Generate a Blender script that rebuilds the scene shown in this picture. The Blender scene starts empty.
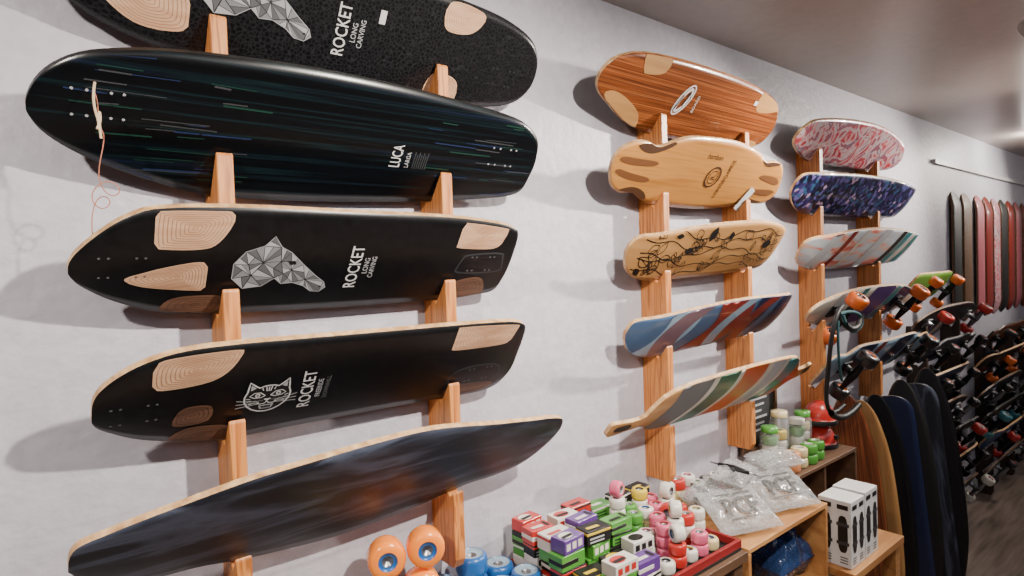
import bpy, math, random
from mathutils import Vector, Matrix, noise
random.seed(11)
SC=bpy.context.scene
COL=SC.collection

# ------------------------------------------------------------ materials
def lin(v):
    v/=255.0
    return v/12.92 if v<=.04045 else ((v+.055)/1.055)**2.4
def rgb(c): return (lin(c[0]),lin(c[1]),lin(c[2]),1)
def newmat(name):
    m=bpy.data.materials.new(name); m.use_nodes=True
    nt=m.node_tree; return m,nt,nt.nodes['Principled BSDF']
def mat(name,c,rough=.5,metal=0,spec=.5,coat=0,trans=0):
    m,nt,b=newmat(name)
    tc=nt.nodes.new('ShaderNodeTexCoord'); no=nt.nodes.new('ShaderNodeTexNoise'); no.inputs['Scale'].default_value=18
    mx=nt.nodes.new('ShaderNodeMix'); mx.data_type='RGBA'
    mx.inputs[6].default_value=rgb(c); mx.inputs[7].default_value=rgb([x*.86 for x in c])
    nt.links.new(tc.outputs['Object'],no.inputs['Vector']); nt.links.new(no.outputs['Fac'],mx.inputs[0]); nt.links.new(mx.outputs[2],b.inputs['Base Color'])
    b.inputs['Roughness'].default_value=rough; b.inputs['Metallic'].default_value=metal
    b.inputs['Specular IOR Level'].default_value=spec; b.inputs['Coat Weight'].default_value=coat
    b.inputs['Transmission Weight'].default_value=trans
    return m
def rmat(name,stops,tex='noise',ms=(1,1,1),rot=(0,0,0),ts=5,detail=4,dist=0,rough=.5,bump=0,const=False,coat=0,bumpdist=.002,feature=None,spec=.5):
    m,nt,b=newmat(name)
    tc=nt.nodes.new('ShaderNodeTexCoord'); mp=nt.nodes.new('ShaderNodeMapping')
    mp.inputs['Scale'].default_value=ms; mp.inputs['Rotation'].default_value=rot
    nt.links.new(tc.outputs['Object'],mp.inputs['Vector']); vec=mp.outputs[0]
    if tex=='noise':
        t=nt.nodes.new('ShaderNodeTexNoise'); t.inputs['Detail'].default_value=detail; t.inputs['Distortion'].default_value=dist; o=t.outputs['Fac']
    elif tex=='voronoi':
        t=nt.nodes.new('ShaderNodeTexVoronoi')
        if feature: t.feature=feature; o=t.outputs['Distance']
        else:
            s=nt.nodes.new('ShaderNodeSeparateColor'); nt.links.new(t.outputs['Color'],s.inputs[0]); o=s.outputs[0]
    t.inputs['Scale'].default_value=ts
    nt.links.new(vec,t.inputs['Vector'])
    cr=nt.nodes.new('ShaderNodeValToRGB')
    if const: cr.color_ramp.interpolation='CONSTANT'
    el=cr.color_ramp.elements
    while len(el)>1: el.remove(el[-1])
    el[0].position=stops[0][0]; el[0].color=rgb(stops[0][1])
    for p,c in stops[1:]:
        e=el.new(p); e.color=rgb(c)
    nt.links.new(o,cr.inputs[0]); nt.links.new(cr.outputs[0],b.inputs['Base Color'])
    b.inputs['Roughness'].default_value=rough; b.inputs['Coat Weight'].default_value=coat; b.inputs['Specular IOR Level'].default_value=spec
    if bump:
        bp=nt.nodes.new('ShaderNodeBump'); bp.inputs['Strength'].default_value=bump; bp.inputs['Distance'].default_value=bumpdist
        nt.links.new(o,bp.inputs['Height']); nt.links.new(bp.outputs[0],b.inputs['Normal'])
    return m

M={}
M['wall']=rmat('wall_paint',[(.3,(178,175,186)),(.7,(188,185,196))],ts=42,detail=6,rough=.46,bump=.55,bumpdist=.005)
M['ceil']=rmat('ceiling_paint',[(.3,(162,149,141)),(.7,(170,157,149))],ts=30,detail=4,rough=.34,bump=.1)
M['trim']=mat('white_trim',(200,198,198),.4)
M['post']=rmat('pine_post',[(.25,(128,72,32)),(.4,(190,116,56)),(.52,(208,138,74)),(.6,(156,92,44)),(.75,(198,124,64))],ms=(18,18,.8),ts=3.4,detail=4,dist=1.4,rough=.42,bump=.1)
M['postdark']=rmat('stained_post',[(.3,(40,28,22)),(.7,(64,46,34))],ms=(14,14,.9),ts=3.2,detail=5,dist=1.2,rough=.5)
M['crate']=rmat('crate_wood',[(.3,(150,98,54)),(.7,(190,138,84))],ms=(1,9,9),ts=3,detail=4,dist=.8,rough=.55)
M['crated']=rmat('dark_crate_wood',[(.3,(70,48,34)),(.7,(104,74,52))],ms=(1,9,9),ts=3,detail=4,dist=.8,rough=.55)
M['ply']=rmat('ply_edge',[(.3,(160,118,76)),(.7,(216,178,130))],ts=60,rough=.5)
M['plydark']=rmat('dark_ply_edge',[(.3,(84,58,38)),(.7,(120,86,56))],ts=60,rough=.5)
M['grip']=rmat('grip_tape',[(.3,(16,16,17)),(.7,(34,34,36))],ts=400,rough=.95)
M['carbon']=rmat('honeycomb_black',[(0,(44,44,47)),(.06,(27,27,30)),(.2,(15,15,17))],tex='voronoi',feature='DISTANCE_TO_EDGE',ts=130,rough=.3,spec=.5)
M['black']=rmat('deck_black',[(.3,(10,10,12)),(.7,(19,19,22))],ts=60,rough=.32,spec=.48)
M['streak']=rmat('blue_green_streak',[(.38,(5,7,10)),(.52,(7,10,15)),(.57,(13,31,35)),(.6,(7,11,18)),(.7,(20,28,46)),(.76,(5,7,12))],ms=(.3,24,1),ts=3.4,detail=6,dist=.2,rough=.28,spec=.5)
M['marble']=rmat('smoky_deck',[(.3,(14,15,20)),(.46,(28,31,40)),(.58,(70,76,92)),(.66,(34,38,50)),(.8,(14,15,20))],ms=(1,5,1),rot=(0,0,.15),ts=3.0,detail=8,dist=1.2,rough=.4,spec=.45)
M['inlay']=rmat('wood_inlay',[(.3,(206,160,126)),(.7,(226,186,152))],ms=(1,6,1),ts=14,detail=4,dist=.6,rough=.36)
M['inlayline']=mat('inlay_grain_line',(172,120,88),.45)
M['inlaydark']=rmat('dark_wood_inlay',[(.3,(84,58,44)),(.7,(124,90,72))],ms=(2,14,1),ts=5,rough=.45)
M['inlaydarkline']=mat('dark_inlay_grain_line',(66,44,32),.5)
M['redwood']=rmat('striped_redwood',[(.25,(74,34,16)),(.4,(140,74,34)),(.47,(88,44,22)),(.56,(168,96,50)),(.64,(98,50,24)),(.75,(154,86,42))],ms=(.2,28,1),ts=3.4,detail=2,rough=.28,coat=.4)
M['bamboo']=rmat('bamboo',[(.3,(172,112,50)),(.5,(200,140,72)),(.7,(180,120,58))],ms=(.6,14,1),ts=4,detail=3,rough=.34,coat=.3)
M['tan']=rmat('tan_veneer',[(.3,(170,122,70)),(.7,(196,148,92))],ms=(.6,10,1),ts=4,detail=3,rough=.42)
M['walnut']=mat('walnut_inlay',(122,76,40),.5)
M['darkbrown']=mat('dark_brown_well',(80,50,30),.5)
M['white']=mat('white_print',(226,226,226),.5)
M['lgrey']=mat('light_grey_print',(182,184,188),.5)
M['mgrey']=mat('mid_grey_print',(140,142,146),.5)
M['grey']=mat('grey_print',(102,104,108),.5)
M['dgrey']=mat('dark_grey_print',(58,60,64),.5)
M['ink']=mat('black_ink',(22,20,20),.5)
M['bluegrey']=mat('blue_grey_paint',(78,106,142),.3,coat=.3)
M['lblue']=mat('light_blue_paint',(150,180,204),.3,coat=.3)
M['navy']=mat('navy_paint',(24,36,72),.3,coat=.3)
M['brick']=mat('brick_red_paint',(142,46,36),.3,coat=.3)
M['mauve']=mat('mauve_paint',(128,100,112),.3,coat=.3)
M['orangep']=mat('orange_paint',(204,88,40),.3,coat=.2)
M['green']=mat('green_paint',(36,92,68),.3,coat=.2)
M['teal']=mat('teal_paint',(54,128,132),.3,coat=.2)
M['purple']=mat('purple_paint',(80,52,116),.35)
M['cream']=mat('cream_paint',(216,210,198),.3,coat=.2)
M['pinkd']=mat('pink_deck_paint',(196,110,120),.35)
M['splat']=rmat('grey_red_splatter',[(.3,(110,50,60)),(.4,(196,64,76)),(.46,(206,160,164)),(.52,(186,184,188)),(.56,(176,54,62)),(.62,(120,110,136)),(.68,(206,196,190)),(.76,(80,50,74))],ts=9,detail=8,dist=2.0,rough=.3,coat=.3)
M['galaxy']=rmat('purple_blue_speckle',[(0,(18,16,36)),(.3,(52,42,92)),(.5,(30,32,70)),(.68,(96,86,146)),(.82,(46,84,120)),(.95,(170,140,170))],tex='voronoi',ts=58,rough=.35,coat=.3,const=True)
M['pale']=rmat('pale_multicolour',[(.3,(206,206,206)),(.46,(176,186,196)),(.54,(214,168,150)),(.62,(196,84,70)),(.7,(190,190,196))],ms=(1,4,1),ts=3,detail=5,dist=1.5,rough=.4)
M['greendeck']=mat('green_deck',(112,160,60),.4)
M['floor']=rmat('grey_wood_floor',[(.3,(92,80,74)),(.7,(146,130,120))],ms=(1,9,1),ts=3,detail=5,rough=.32,bump=.1)
M['steel']=mat('steel',(150,150,156),.35,metal=.9)
M['darkmetal']=mat('dark_metal',(36,36,40),.4,metal=.6)
M['rubber']=mat('black_plastic',(20,20,22),.5)
def wm(n,c): M[n]=mat(n,c,.3,spec=.5,coat=.3)
for n,c in dict(w_orange=(232,110,42),w_red=(190,46,40),w_pink=(222,100,132),w_white=(222,218,208),w_green=(78,150,56),w_yellow=(216,186,52),w_teal=(64,130,140),w_paleblue=(150,176,194),w_blue=(36,96,168),w_black=(26,26,30),w_cream=(216,198,150),w_purple=(96,60,136),w_peach=(220,144,94)).items(): wm(n,c)
m,nt,b=newmat('orange_urethane'); b.inputs['Base Color'].default_value=rgb((255,142,44)); b.inputs['Roughness'].default_value=.15
b.inputs['Subsurface Weight'].default_value=.5; b.inputs['Subsurface Radius'].default_value=(.02,.007,.002); b.inputs['Coat Weight'].default_value=.5; M['urethane']=m
def plastic(name,c,lo,hi,sc=26):
    m,nt,b=newmat(name)
    b.inputs['Base Color'].default_value=rgb(c); b.inputs['Roughness'].default_value=.14
    tr=nt.nodes.new('ShaderNodeBsdfTransparent'); mx=nt.nodes.new('ShaderNodeMixShader'); lw=nt.nodes.new('ShaderNodeTexNoise'); lw.inputs['Scale'].default_value=sc
    cr=nt.nodes.new('ShaderNodeValToRGB'); cr.color_ramp.elements[0].position=.35; cr.color_ramp.elements[0].color=(lo,lo,lo,1); cr.color_ramp.elements[1].position=.7; cr.color_ramp.elements[1].color=(hi,hi,hi,1)
    nt.links.new(lw.outputs['Fac'],cr.inputs[0]); nt.links.new(cr.outputs[0],mx.inputs[0]); nt.links.new(tr.outputs[0],mx.inputs[1]); nt.links.new(b.outputs[0],mx.inputs[2])
    nt.links.new(mx.outputs[0],nt.nodes['Material Output'].inputs[0]); M[name]=m
plastic('clear_plastic',(176,178,180),.3,.62,12); plastic('jar_glass',(215,220,222),.1,.35); plastic('blue_plastic',(40,62,104),.75,.95)

# ------------------------------------------------------------ mesh helper
class MB:
    def __init__(s): s.v=[]; s.f=[]; s.mi=[]; s.sm=[]; s.mats=[]
    def m(s,k):
        if k not in s.mats: s.mats.append(k)
        return s.mats.index(k)
    def add(s,vs,fs,k,smooth=False):
        o=len(s.v); s.v+= [tuple(p) for p in vs]; i=s.m(k)
        for f in fs: s.f.append([o+a for a in f]); s.mi.append(i); s.sm.append(smooth)
    def box(s,x0,x1,y0,y1,z0,z1,k):
        vs=[(x,y,z) for x in (x0,x1) for y in (y0,y1) for z in (z0,z1)]
        s.add(vs,[(0,1,3,2),(4,6,7,5),(0,4,5,1),(2,3,7,6),(0,2,6,4),(1,5,7,3)],k)
    def lathe(s,prof,k,n=28,smooth=True,axis='z',ctr=(0,0,0)):
        vs=[];fs=[]
        for r,a in prof:
            for i in range(n):
                t=2*math.pi*i/n; c,d=r*math.cos(t),r*math.sin(t)
                p={'z':(c,d,a),'y':(c,a,d),'x':(a,c,d)}[axis]
                vs.append((p[0]+ctr[0],p[1]+ctr[1],p[2]+ctr[2]))
        for j in range(len(prof)-1):
            for i in range(n):
                fs.append((j*n+i,j*n+(i+1)%n,(j+1)*n+(i+1)%n,(j+1)*n+i))
        s.add(vs,fs,k,smooth)
    def mesh(s,name):
        me=bpy.data.meshes.new(name); me.from_pydata(s.v,[],s.f)
        for k in s.mats: me.materials.append(M[k])
        me.polygons.foreach_set('material_index',s.mi); me.polygons.foreach_set('use_smooth',s.sm)
        me.update(); return me
def obj(name,me,label=None,cat=None,group=None,parent=None,mw=None,kind=None):
    o=bpy.data.objects.new(name,me); COL.objects.link(o)
    if label: o['label']=label
    if cat: o['category']=cat
    if group: o['group']=group
    if kind: o['kind']=kind
    if parent: o.parent=parent
    if mw is not None: o.matrix_local=mw
    return o
def bev(o,w=.002,seg=2):
    b=o.modifiers.new('bevel','BEVEL'); b.width=w; b.segments=seg; b.limit_method='ANGLE'
TXT={}
def textgeo(t):
    if t in TXT: return TXT[t]
    cu=bpy.data.curves.new('tmp','FONT'); cu.body=t; cu.align_x='CENTER'; cu.align_y='CENTER'; cu.resolution_u=3; cu.offset=.008
    o=bpy.data.objects.new('tmp',cu); COL.objects.link(o); bpy.context.view_layer.update()
    dg=bpy.context.evaluated_depsgraph_get(); me=o.evaluated_get(dg).to_mesh()
    r=([tuple(v.co) for v in me.vertices],[tuple(p.vertices) for p in me.polygons])
    o.evaluated_get(dg).to_mesh_clear(); bpy.data.objects.remove(o); bpy.data.curves.remove(cu)
    TXT[t]=r; return r

# ------------------------------------------------------------ deck builder
T=math.radians(38); ST,CT=math.sin(T),math.cos(T)
def catmull(pts,n=5):
    o=[];N=len(pts)
    for i in range(N):
        p0,p1,p2,p3=[Vector(pts[(i+k-1)%N]) for k in range(4)]
        for j in range(n):
            t=j/n
            o.append(.5*((2*p1)+(p2-p0)*t+(2*p0-5*p1+4*p2-p3)*t*t+(3*p1-p0-3*p2+p3)*t**3))
    return o
def spans(poly,xs):
    r=[]
    N=len(poly)
    for x in xs:
        vv=[]
        for i in range(N):
            a,b=poly[i],poly[(i+1)%N]
            if (a.x-x)*(b.x-x)<=0 and abs(a.x-b.x)>1e-9:
                t=(x-a.x)/(b.x-a.x); vv.append(a.y+(b.y-a.y)*t)
        r.append((min(vv),max(vv)) if vv else None)
    return r
class Deck:
    """local frame: x along the board, y across, z out of the underside"""
    def __init__(s,pts,bottom,edge='ply',top='grip',c=.006,th=.011,kick=0,N=60,Mx=12):
        poly=catmull([Vector((a/1000,b/1000)) for a,b in pts]) 
        s.x0=min(p.x for p in poly); s.x1=max(p.x for p in poly)
        s.xc=(s.x0+s.x1)/2; s.L=s.x1-s.x0
        e=.0005
        s.xs=[s.x0+e+(s.L-2*e)*(1-math.cos(math.pi*i/N))/2 for i in range(N+1)]
        s.sp=spans(poly,s.xs); s.w=max(b-a for a,b in s.sp); s.c=c; s.kick=kick; s.ns=0
        s.va=min(a for a,b in s.sp); s.vb=max(b for a,b in s.sp); s.vc=(s.va+s.vb)/2
        s.mb=MB(); vs=[];
        for x,(a,b) in zip(s.xs,s.sp):
            for j in range(Mx+1): vs.append(s.P(x,a+(b-a)*j/Mx))
        nb=len(vs)
        vs+=[(p[0],p[1],p[2]-th) for p in vs[:nb]]
        q=Mx+1
        B=[(i*q+j,(i+1)*q+j,(i+1)*q+j+1,i*q+j+1) for i in range(N) for j in range(Mx)]
        Tp=[(nb+i*q+j,nb+i*q+j+1,nb+(i+1)*q+j+1,nb+(i+1)*q+j) for i in range(N) for j in range(Mx)]
        S=[]
        for i in range(N):
            S.append((i*q,nb+i*q,nb+(i+1)*q,(i+1)*q)); S.append((i*q+Mx,(i+1)*q+Mx,nb+(i+1)*q+Mx,nb+i*q+Mx))
        for j in range(Mx):
            S.append((j,j+1,nb+j+1,nb+j)); S.append((N*q+j,nb+N*q+j,nb+N*q+j+1,N*q+j+1))
        s.mb.v+=vs
        for k,F in ((bottom,B),(top,Tp),(edge,S)):
            i=s.mb.m(k)
            for f in F: s.mb.f.append(list(f)); s.mb.mi.append(i); s.mb.sm.append(k!=edge)
    def span(s,x):
        x=min(max(x,s.xs[0]),s.xs[-1])
        for i in range(len(s.xs)-1):
            if s.xs[i+1]>=x:
                t=(x-s.xs[i])/(s.xs[i+1]-s.xs[i]); a,b=s.sp[i],s.sp[i+1]
                return a[0]+(b[0]-a[0])*t, a[1]+(b[1]-a[1])*t
        return s.sp[-1]
    def P(s,x,v,e=0):
        a,b=s.span(x); h=max(b-a,.001)
        r=(v-(a+b)/2)/(h/2); n=-s.c*(h/s.w)*r*r
        u=abs(x-s.xc)/(s.L/2)
        if s.kick: n-=s.kick*max(0,u-.72)**2/.0784
        return (x-s.xc,v-s.vc,n+e)
    def poly(s,pts,k,N=12,Mx=5,smooth=True,e=.0009,inset=.003):
        P=[Vector((a/1000,b/1000)) for a,b in pts]
        if smooth: P=catmull(P,4)
        x0=max(min(p.x for p in P),s.x0+.003); x1=min(max(p.x for p in P),s.x1-.003)
        if x1<=x0: return
        xs=[x0+(x1-x0)*(.01+.98*i/N) for i in range(N+1)]
        sp=spans(P,xs); vs=[];fs=[]
        for x,ab in zip(xs,sp):
            if ab is None: ab=(0,0)
            a,b=s.span(x); lo=min(max(ab[0],a+inset),b-inset); hi=min(max(ab[1],a+inset),b-inset)
            for j in range(Mx+1): vs.append(s.P(x,lo+(hi-lo)*j/Mx,e))
        q=Mx+1
        for i in range(N):
            for j in range(Mx): fs.append((i*q+j,(i+1)*q+j,(i+1)*q+j+1,i*q+j+1))
        s.mb.add(vs,fs,k,True)
    def inlay(s,pts,k='inlay',ln='inlayline',n=9,N=18):
        """veneer window with nested contour grain"""
        s.poly(pts,k,N=N)
        cx=sum(p[0] for p in pts)/len(pts); cy=sum(p[1] for p in pts)/len(pts)
        C=catmull([Vector(p) for p in pts],4)
        for i in range(1,n+1):
            f=1-i/(n+.6)
            s.line([(cx+(p.x-cx)*f,cy+(p.y-cy)*f) for p in C],.75,ln,closed=True)
    def stripe(s,x0,w,k,mt,bend=0,e=.0008):
        Mx=16;vs=[];fs=[]
        a,b=s.va-.01,s.vb+.01
        s.ns+=1; e+=s.ns*.00008
        nq=max(2,int(w/25))
        for j in range(Mx+1):
            v=a+(b-a)*j/Mx
            for q in range(nq+1):
                x=x0/1000+w/1000*q/nq+k*(v-a)+bend*math.sin(math.pi*j/Mx)
                x=min(max(x,s.x0+.012),s.x1-.012)
                lo,hi=s.span(x); vv=min(max(v,lo+.002),hi-.002)
                vs.append(s.P(x,vv,e))
        g=nq+1
        for j in range(Mx):
            for q in range(nq): fs.append((j*g+q,j*g+q+1,(j+1)*g+q+1,(j+1)*g+q))
        s.mb.add(vs,fs,mt,True)
    def text(s,t,x,v,size,rot,k,sx=1,e=.0012):
        V,F=textgeo(t); c,d=math.cos(rot),math.sin(rot)
        s.mb.add([s.P(x/1000+(p[0]*sx*c-p[1]*d)*size/1000, v/1000+(p[0]*sx*d+p[1]*c)*size/1000,e) for p in V],F,k)
    def tri(s,pts,k,e=.0011):
        s.mb.add([s.P(a/1000,b/1000,e) for a,b in pts],[tuple(range(len(pts)))],k)
    def line(s,pts,w,k,e=.0012,closed=False):
        P=[Vector((a/1000,b/1000)) for a,b in pts]
        if closed: P.append(P[0])
        vs=[];fs=[]
        for i,p in enumerate(P):
            t=(P[min(i+1,len(P)-1)]-P[max(i-1,0)])
            if t.length<1e-7: t=Vector((1,0))
            t.normalize(); n=Vector((-t.y,t.x))*w/2000
            for q in (p+n,p-n):
                a,b=s.span(q.x); vs.append(s.P(min(max(q.x,s.x0+.004),s.x1-.004),min(max(q.y,a+.003),b-.003),e))
        for i in range(len(P)-1): fs.append((2*i,2*i+1,2*i+3,2*i+2))
        s.mb.add(vs,fs,k)
    def dot(s,x,v,r,k,e=.0011):
        s.tri([(x+r*math.cos(a*math.pi/5),v+r*math.sin(a*math.pi/5)) for a in range(10)],k,e)
    def ring(s,x,v,r,w,k,sy=1,tilt=0):
        c,d=math.cos(tilt),math.sin(tilt)
        s.line([(x+r*math.cos(a*math.pi/10)*c-sy*r*math.sin(a*math.pi/10)*d,v+r*math.cos(a*math.pi/10)*d+sy*r*math.sin(a*math.pi/10)*c) for a in range(20)],w,k,closed=True)
    def bolts(s,x,v,k='grey',r=2.2,e=.0011):
        for dx in (-30,-18,18,30):
            for dv in (-18,18): s.dot(x+dx,v+dv,r,k,e)
    def rackmatrix(s,zr,org=.05):
        o=Vector((s.xc,-org-ST*s.vc,zr+CT*s.vc))
        return Matrix(((1,0,0,o.x),(0,-ST,-CT,o.y),(0,CT,-ST,o.z),(0,0,0,1)))
tips=[.449,.217,-.016,-.243,-.484]
ZR=[1.6+t-.045 for t in tips]

def horse(D,x,v,w,h):
    P=dict(a=(0,.62),b=(.0,.3),c=(.12,.06),d=(.10,.88),e=(.27,1.0),f=(.36,1.2),g=(.44,.98),h=(.55,.86),i=(.70,.58),j=(.85,.32),k=(.97,.14),l=(1,.0),m=(.94,-.1),n=(.84,-.08),o=(.75,.06),p=(.62,.16),q=(.50,.14),r=(.42,.28),s=(.30,.1),t=(.28,.64),u=(.46,.66),v=(.58,.46),w=(.75,.22),x=(.50,.38),y=(.18,.36),z=(.14,.6))
    tr="adz azy ayb byc cys syr yzt dtz det efg egt gut ghu hiv hvu iwv ijw jkw kmw klm mnw now opw pwv pxv xuv xtu txr rxq xpq ytr".split()
    ks=['lgrey','mgrey','grey','lgrey','mgrey','lgrey','dgrey','mgrey']
    for i,t in enumerate(tr):
        q=[Vector(P[a]) for a in t]; c=sum(q,Vector((0,0)))/3
        m01=(q[0]+q[1])/2
        for j,sub in enumerate(([q[0],m01,q[2]],[m01,q[1],q[2]])):
            cc=sum(sub,Vector((0,0)))/3
            D.tri([(x+w*(cc.x+(a.x-cc.x)*.9),v+h*(cc.y+(a.y-cc.y)*.9)) for a in sub],ks[(i*5+i//3+j*2)%8])
    D.line([(x+w*P[a][0],v+h*P[a][1]) for a in 'bcsrqponmlkjihgfeda'],1.3,'lgrey',closed=True,e=.0013)
    D.tri([(x+w*a,v+h*b) for a,b in ((.53,.66),(.6,.68),(.62,.6),(.56,.58))],'ink',.0016); D.dot(x+w*.93,v+h*.04,2,'ink',.0016)
def cathead(D,x,v,s):
    def L(p,w=1.8,c=False,m='white'): D.line([(x+a*s,v+b*s) for a,b in p],w,m,closed=c)
    def both(p,w=1.6,m='white'):
        L(p,w,m=m); L([(-a,b) for a,b in p],w,m=m)
    half=[(0,.72),(.22,.70),(.42,.62),(.62,.78),(.86,1.02),(.9,.7),(.92,.42),(1.02,.12),(1.0,-.2),(.86,-.5),(.62,-.76),(.34,-.93),(0,-1.0)]
    head=[(-a,b) for a,b in half[1:-1]][::1]
    head=half+[(-a,b) for a,b in half[1:-1]][::-1]
    D.tri([(x+a*s,v+b*s) for a,b in head],'ink',.0010)
    L(head,2.8,True)
    for k in (-1,1): D.tri([(x+k*a*s,v+b*s) for a,b in ((.8,.86),(.8,.5),(.56,.62))],'lgrey',.0012)
    both([(.12,.08),(.34,.3),(.62,.32),(.8,.14),(.6,.0),(.3,-.02),(.12,.08)],2)
    for k in (-1,1): D.dot(x+k*.46*s,v+.15*s,.12*s,'white',.0014); D.dot(x+k*.46*s,v+.15*s,.05*s,'ink',.0017)
    for q in (0,.13,-.13): L([(q,.64),(q*.6,.36)],2)
    both([(.3,.6),(.24,.42)],1.8); both([(.94,.0),(.76,-.04)],1.6); both([(.9,-.18),(.72,-.18)],1.6); both([(.8,-.38),(.64,-.34)],1.6)
    D.tri([(x+a*s,v+b*s) for a,b in ((-.17,-.12),(.17,-.12),(0,-.32))],'white',.0013)
    both([(0,-.32),(.1,-.44),(.28,-.46),(.44,-.36)],2)
    D.tri([(x+a*s,v+b*s) for a,b in ((-.34,-.54),(-.26,-.8),(.26,-.8),(.34,-.54))],'lgrey',.0012)
    D.tri([(x+a*s,v+b*s) for a,b in ((-.24,-.6),(-.2,-.74),(.2,-.74),(.24,-.6))],'ink',.0014)
    for q in (-.1,.1): L([(q,-.55),(q,-.66)],1.6)
    for q in (0,.12,.24): both([(.34,-.3-q*.5),(1.35,-.05-q*2.0)],1.1)
    for t in range(8): D.dot(x+(.14+.06*t)*s,v+(-.2-.02*(t%3))*s,.7,'lgrey'); D.dot(x-(.14+.06*t)*s,v+(-.2-.02*(t%3))*s,.7,'lgrey')

decks={}
UP=math.pi/2
def finish(key,D,zr,label,name='longboard_deck',group='longboard decks on the wall racks'):
    o=obj(name,D.mb.mesh(name),label,'skateboard deck',group); o.matrix_world=D.rackmatrix(zr)
    decks[key]=(D,o); return o
ID=dict(k='inlaydark',ln='inlaydarkline',n=4)
# -- rack one
D=Deck([(63,35),(104,11),(173,-11),(233,-16),(500,-26),(744,-29),(908,-8),(967,32),(974,97),(941,151),(867,180),(766,193),(600,200),(400,204),(150,192),(40,160),(-5,105),(20,62)],'carbon',edge='ink')
D.inlay([(100,60),(150,20),(215,20),(228,45),(215,95),(150,105),(105,95)]); 
D.inlay([(110,130),(150,125),(210,140),(210,185),(130,185)])
D.inlay([(700,135),(760,135),(790,165),(780,185),(700,188)])
D.inlay([(695,-22),(770,-20),(772,22),(745,40),(700,35)])
horse(D,240,58,190,96)
D.text('ROCKET',486,84,34,UP,'white',.76); D.text('LONG',510,84,15,UP,'lgrey',.9); D.text('CARVING',525,84,15,UP,'lgrey',.85); D.tri([(554,112),(567,112),(567,138),(554,138)],'white')
D.bolts(880,60,'dgrey')
finish('B1',D,ZR[0],'black honeycomb deck with pale wood inlays and geometric horse print')
D=Deck([(6,113),(23,152),(57,183),(103,201),(191,217),(369,228),(558,226),(723,215),(862,200),(925,172),(950,130),(954,70),(938,18),(836,-4),(631,-23),(416,-33),(259,-30),(162,-6),(80,27),(32,58),(10,87)],'streak',edge='ink')
for x,v in ((88,120),(850,110)):
    for dx in (-30,-12,18,34):
        for dv in (-20,20): D.dot(x+dx,v+dv,2.2,'lgrey')
D.text('LUCA',592,86,33,UP,'white',.6); D.text('LARGA',618,80,14,UP,'lgrey',.8) 
for q in range(7): D.line([(632+q*5,62),(632+q*5,100-6*(q%2))],.9,'grey')
M['streakl']=mat('faint_green_streak',(24,60,50),.4); M['streakb']=mat('faint_blue_streak',(32,46,82),.4)
for q in range(60):
    x=random.choice([random.uniform(40,280),random.uniform(640,900)]); v=random.uniform(-5,205); l=random.uniform(25,110)
    D.line([(x,v),(x+l,v+random.uniform(-2,2))],random.uniform(1.2,3.2),random.choice(['streakb','streakl','streakl','dgrey']),e=.0007)
B2=finish('B2',D,ZR[1],'near-black deck with blue-green streaks and a hanging cord')
D2=D
D=Deck([(43,110),(52,133),(81,168),(117,198),(160,213),(280,219),(450,217),(663,214),(784,204),(838,194),(860,178),(868,130),(868,49),(855,14),(800,4),(741,-2),(502,-5),(309,-3),(180,7),(109,35),(64,68),(46,91)],'black')
D.inlay([(150,152),(160,142),(220,142),(244,158),(262,196),(256,211),(240,212),(160,209),(150,200)])
D.inlay([(112,85),(140,68),(215,57),(228,62),(230,80),(228,110),(214,117),(170,108),(140,98)])
D.inlay([(168,8),(240,3),(262,20),(258,42),(200,45),(172,35)],**ID)
D.inlay([(704,152),(714,142),(800,140),(824,158),(828,185),(818,192),(716,203),(706,196)])
D.inlay([(720,2),(820,8),(812,50),(780,62),(725,45)],**ID)
horse(D,268,52,170,96)
D.text('ROCKET',487,98,34,UP,'white',.76); D.text('LONG',510,102,15,UP,'lgrey',.9); D.text('CARVING',524,98,14,UP,'lgrey',.85)
D.poly([(730,75),(840,75),(848,95),(838,128),(735,124),(726,100)],'dgrey',e=.0006); D.poly([(733,79),(837,79),(844,96),(834,124),(738,120),(730,100)],'black',e=.0010)
D.bolts(110,108,'grey',2); D.bolts(785,100,'grey',2.4,.0014)
finish('B3',D,ZR[2],'black deck with pale wood inlays and geometric horse head')
D=Deck([(61,123),(65,154),(83,181),(119,208),(169,226),(240,231),(349,230),(537,227),(673,225),(795,221),(845,212),(864,192),(872,131),(874,64),(858,20),(815,3),(728,3),(554,5),(388,4),(248,3),(139,36),(85,72),(64,96)],'black')
D.inlay([(136,168),(150,154),(210,158),(242,176),(262,212),(252,221),(165,217),(140,206)])
D.inlay([(168,14),(240,6),(262,18),(255,45),(200,55),(172,42)],**ID)
D.inlay([(172,64),(222,66),(225,102),(190,108),(174,94)],**ID)
D.inlay([(676,170),(688,158),(800,158),(830,168),(838,200),(828,211),(688,219),(678,210)])
D.inlay([(706,14),(800,10),(834,24),(826,38),(720,44)],**ID)
D.poly([(706,52),(830,44),(838,84),(800,104),(716,96)],'dgrey',e=.0006); D.poly([(710,56),(827,48),(834,82),(798,99),(720,92)],'black',e=.0010)
cathead(D,314,106,38)
D.text('ROCKET',384,108,32,UP,'white',.76); D.text('FREERIDE',406,108,14,UP,'lgrey',.8); D.text('DOWNHILL',420,108,12,UP,'grey',.9)
D.bolts(115,108,'grey',2.2); D.bolts(778,74,'grey',2.4,.0014)
finish('B4',D,ZR[3],'black deck with wood inlays and white cat head drawing')
D=Deck([(23,164),(31,204),(72,219),(120,232),(252,262),(330,270),(469,284),(592,286),(746,260),(850,244),(925,234),(955,216),(950,150),(900,84),(820,62),(740,58),(640,28),(546,12),(439,6),(285,28),(200,52),(127,62),(50,105),(27,147)],'marble',c=.010)
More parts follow.
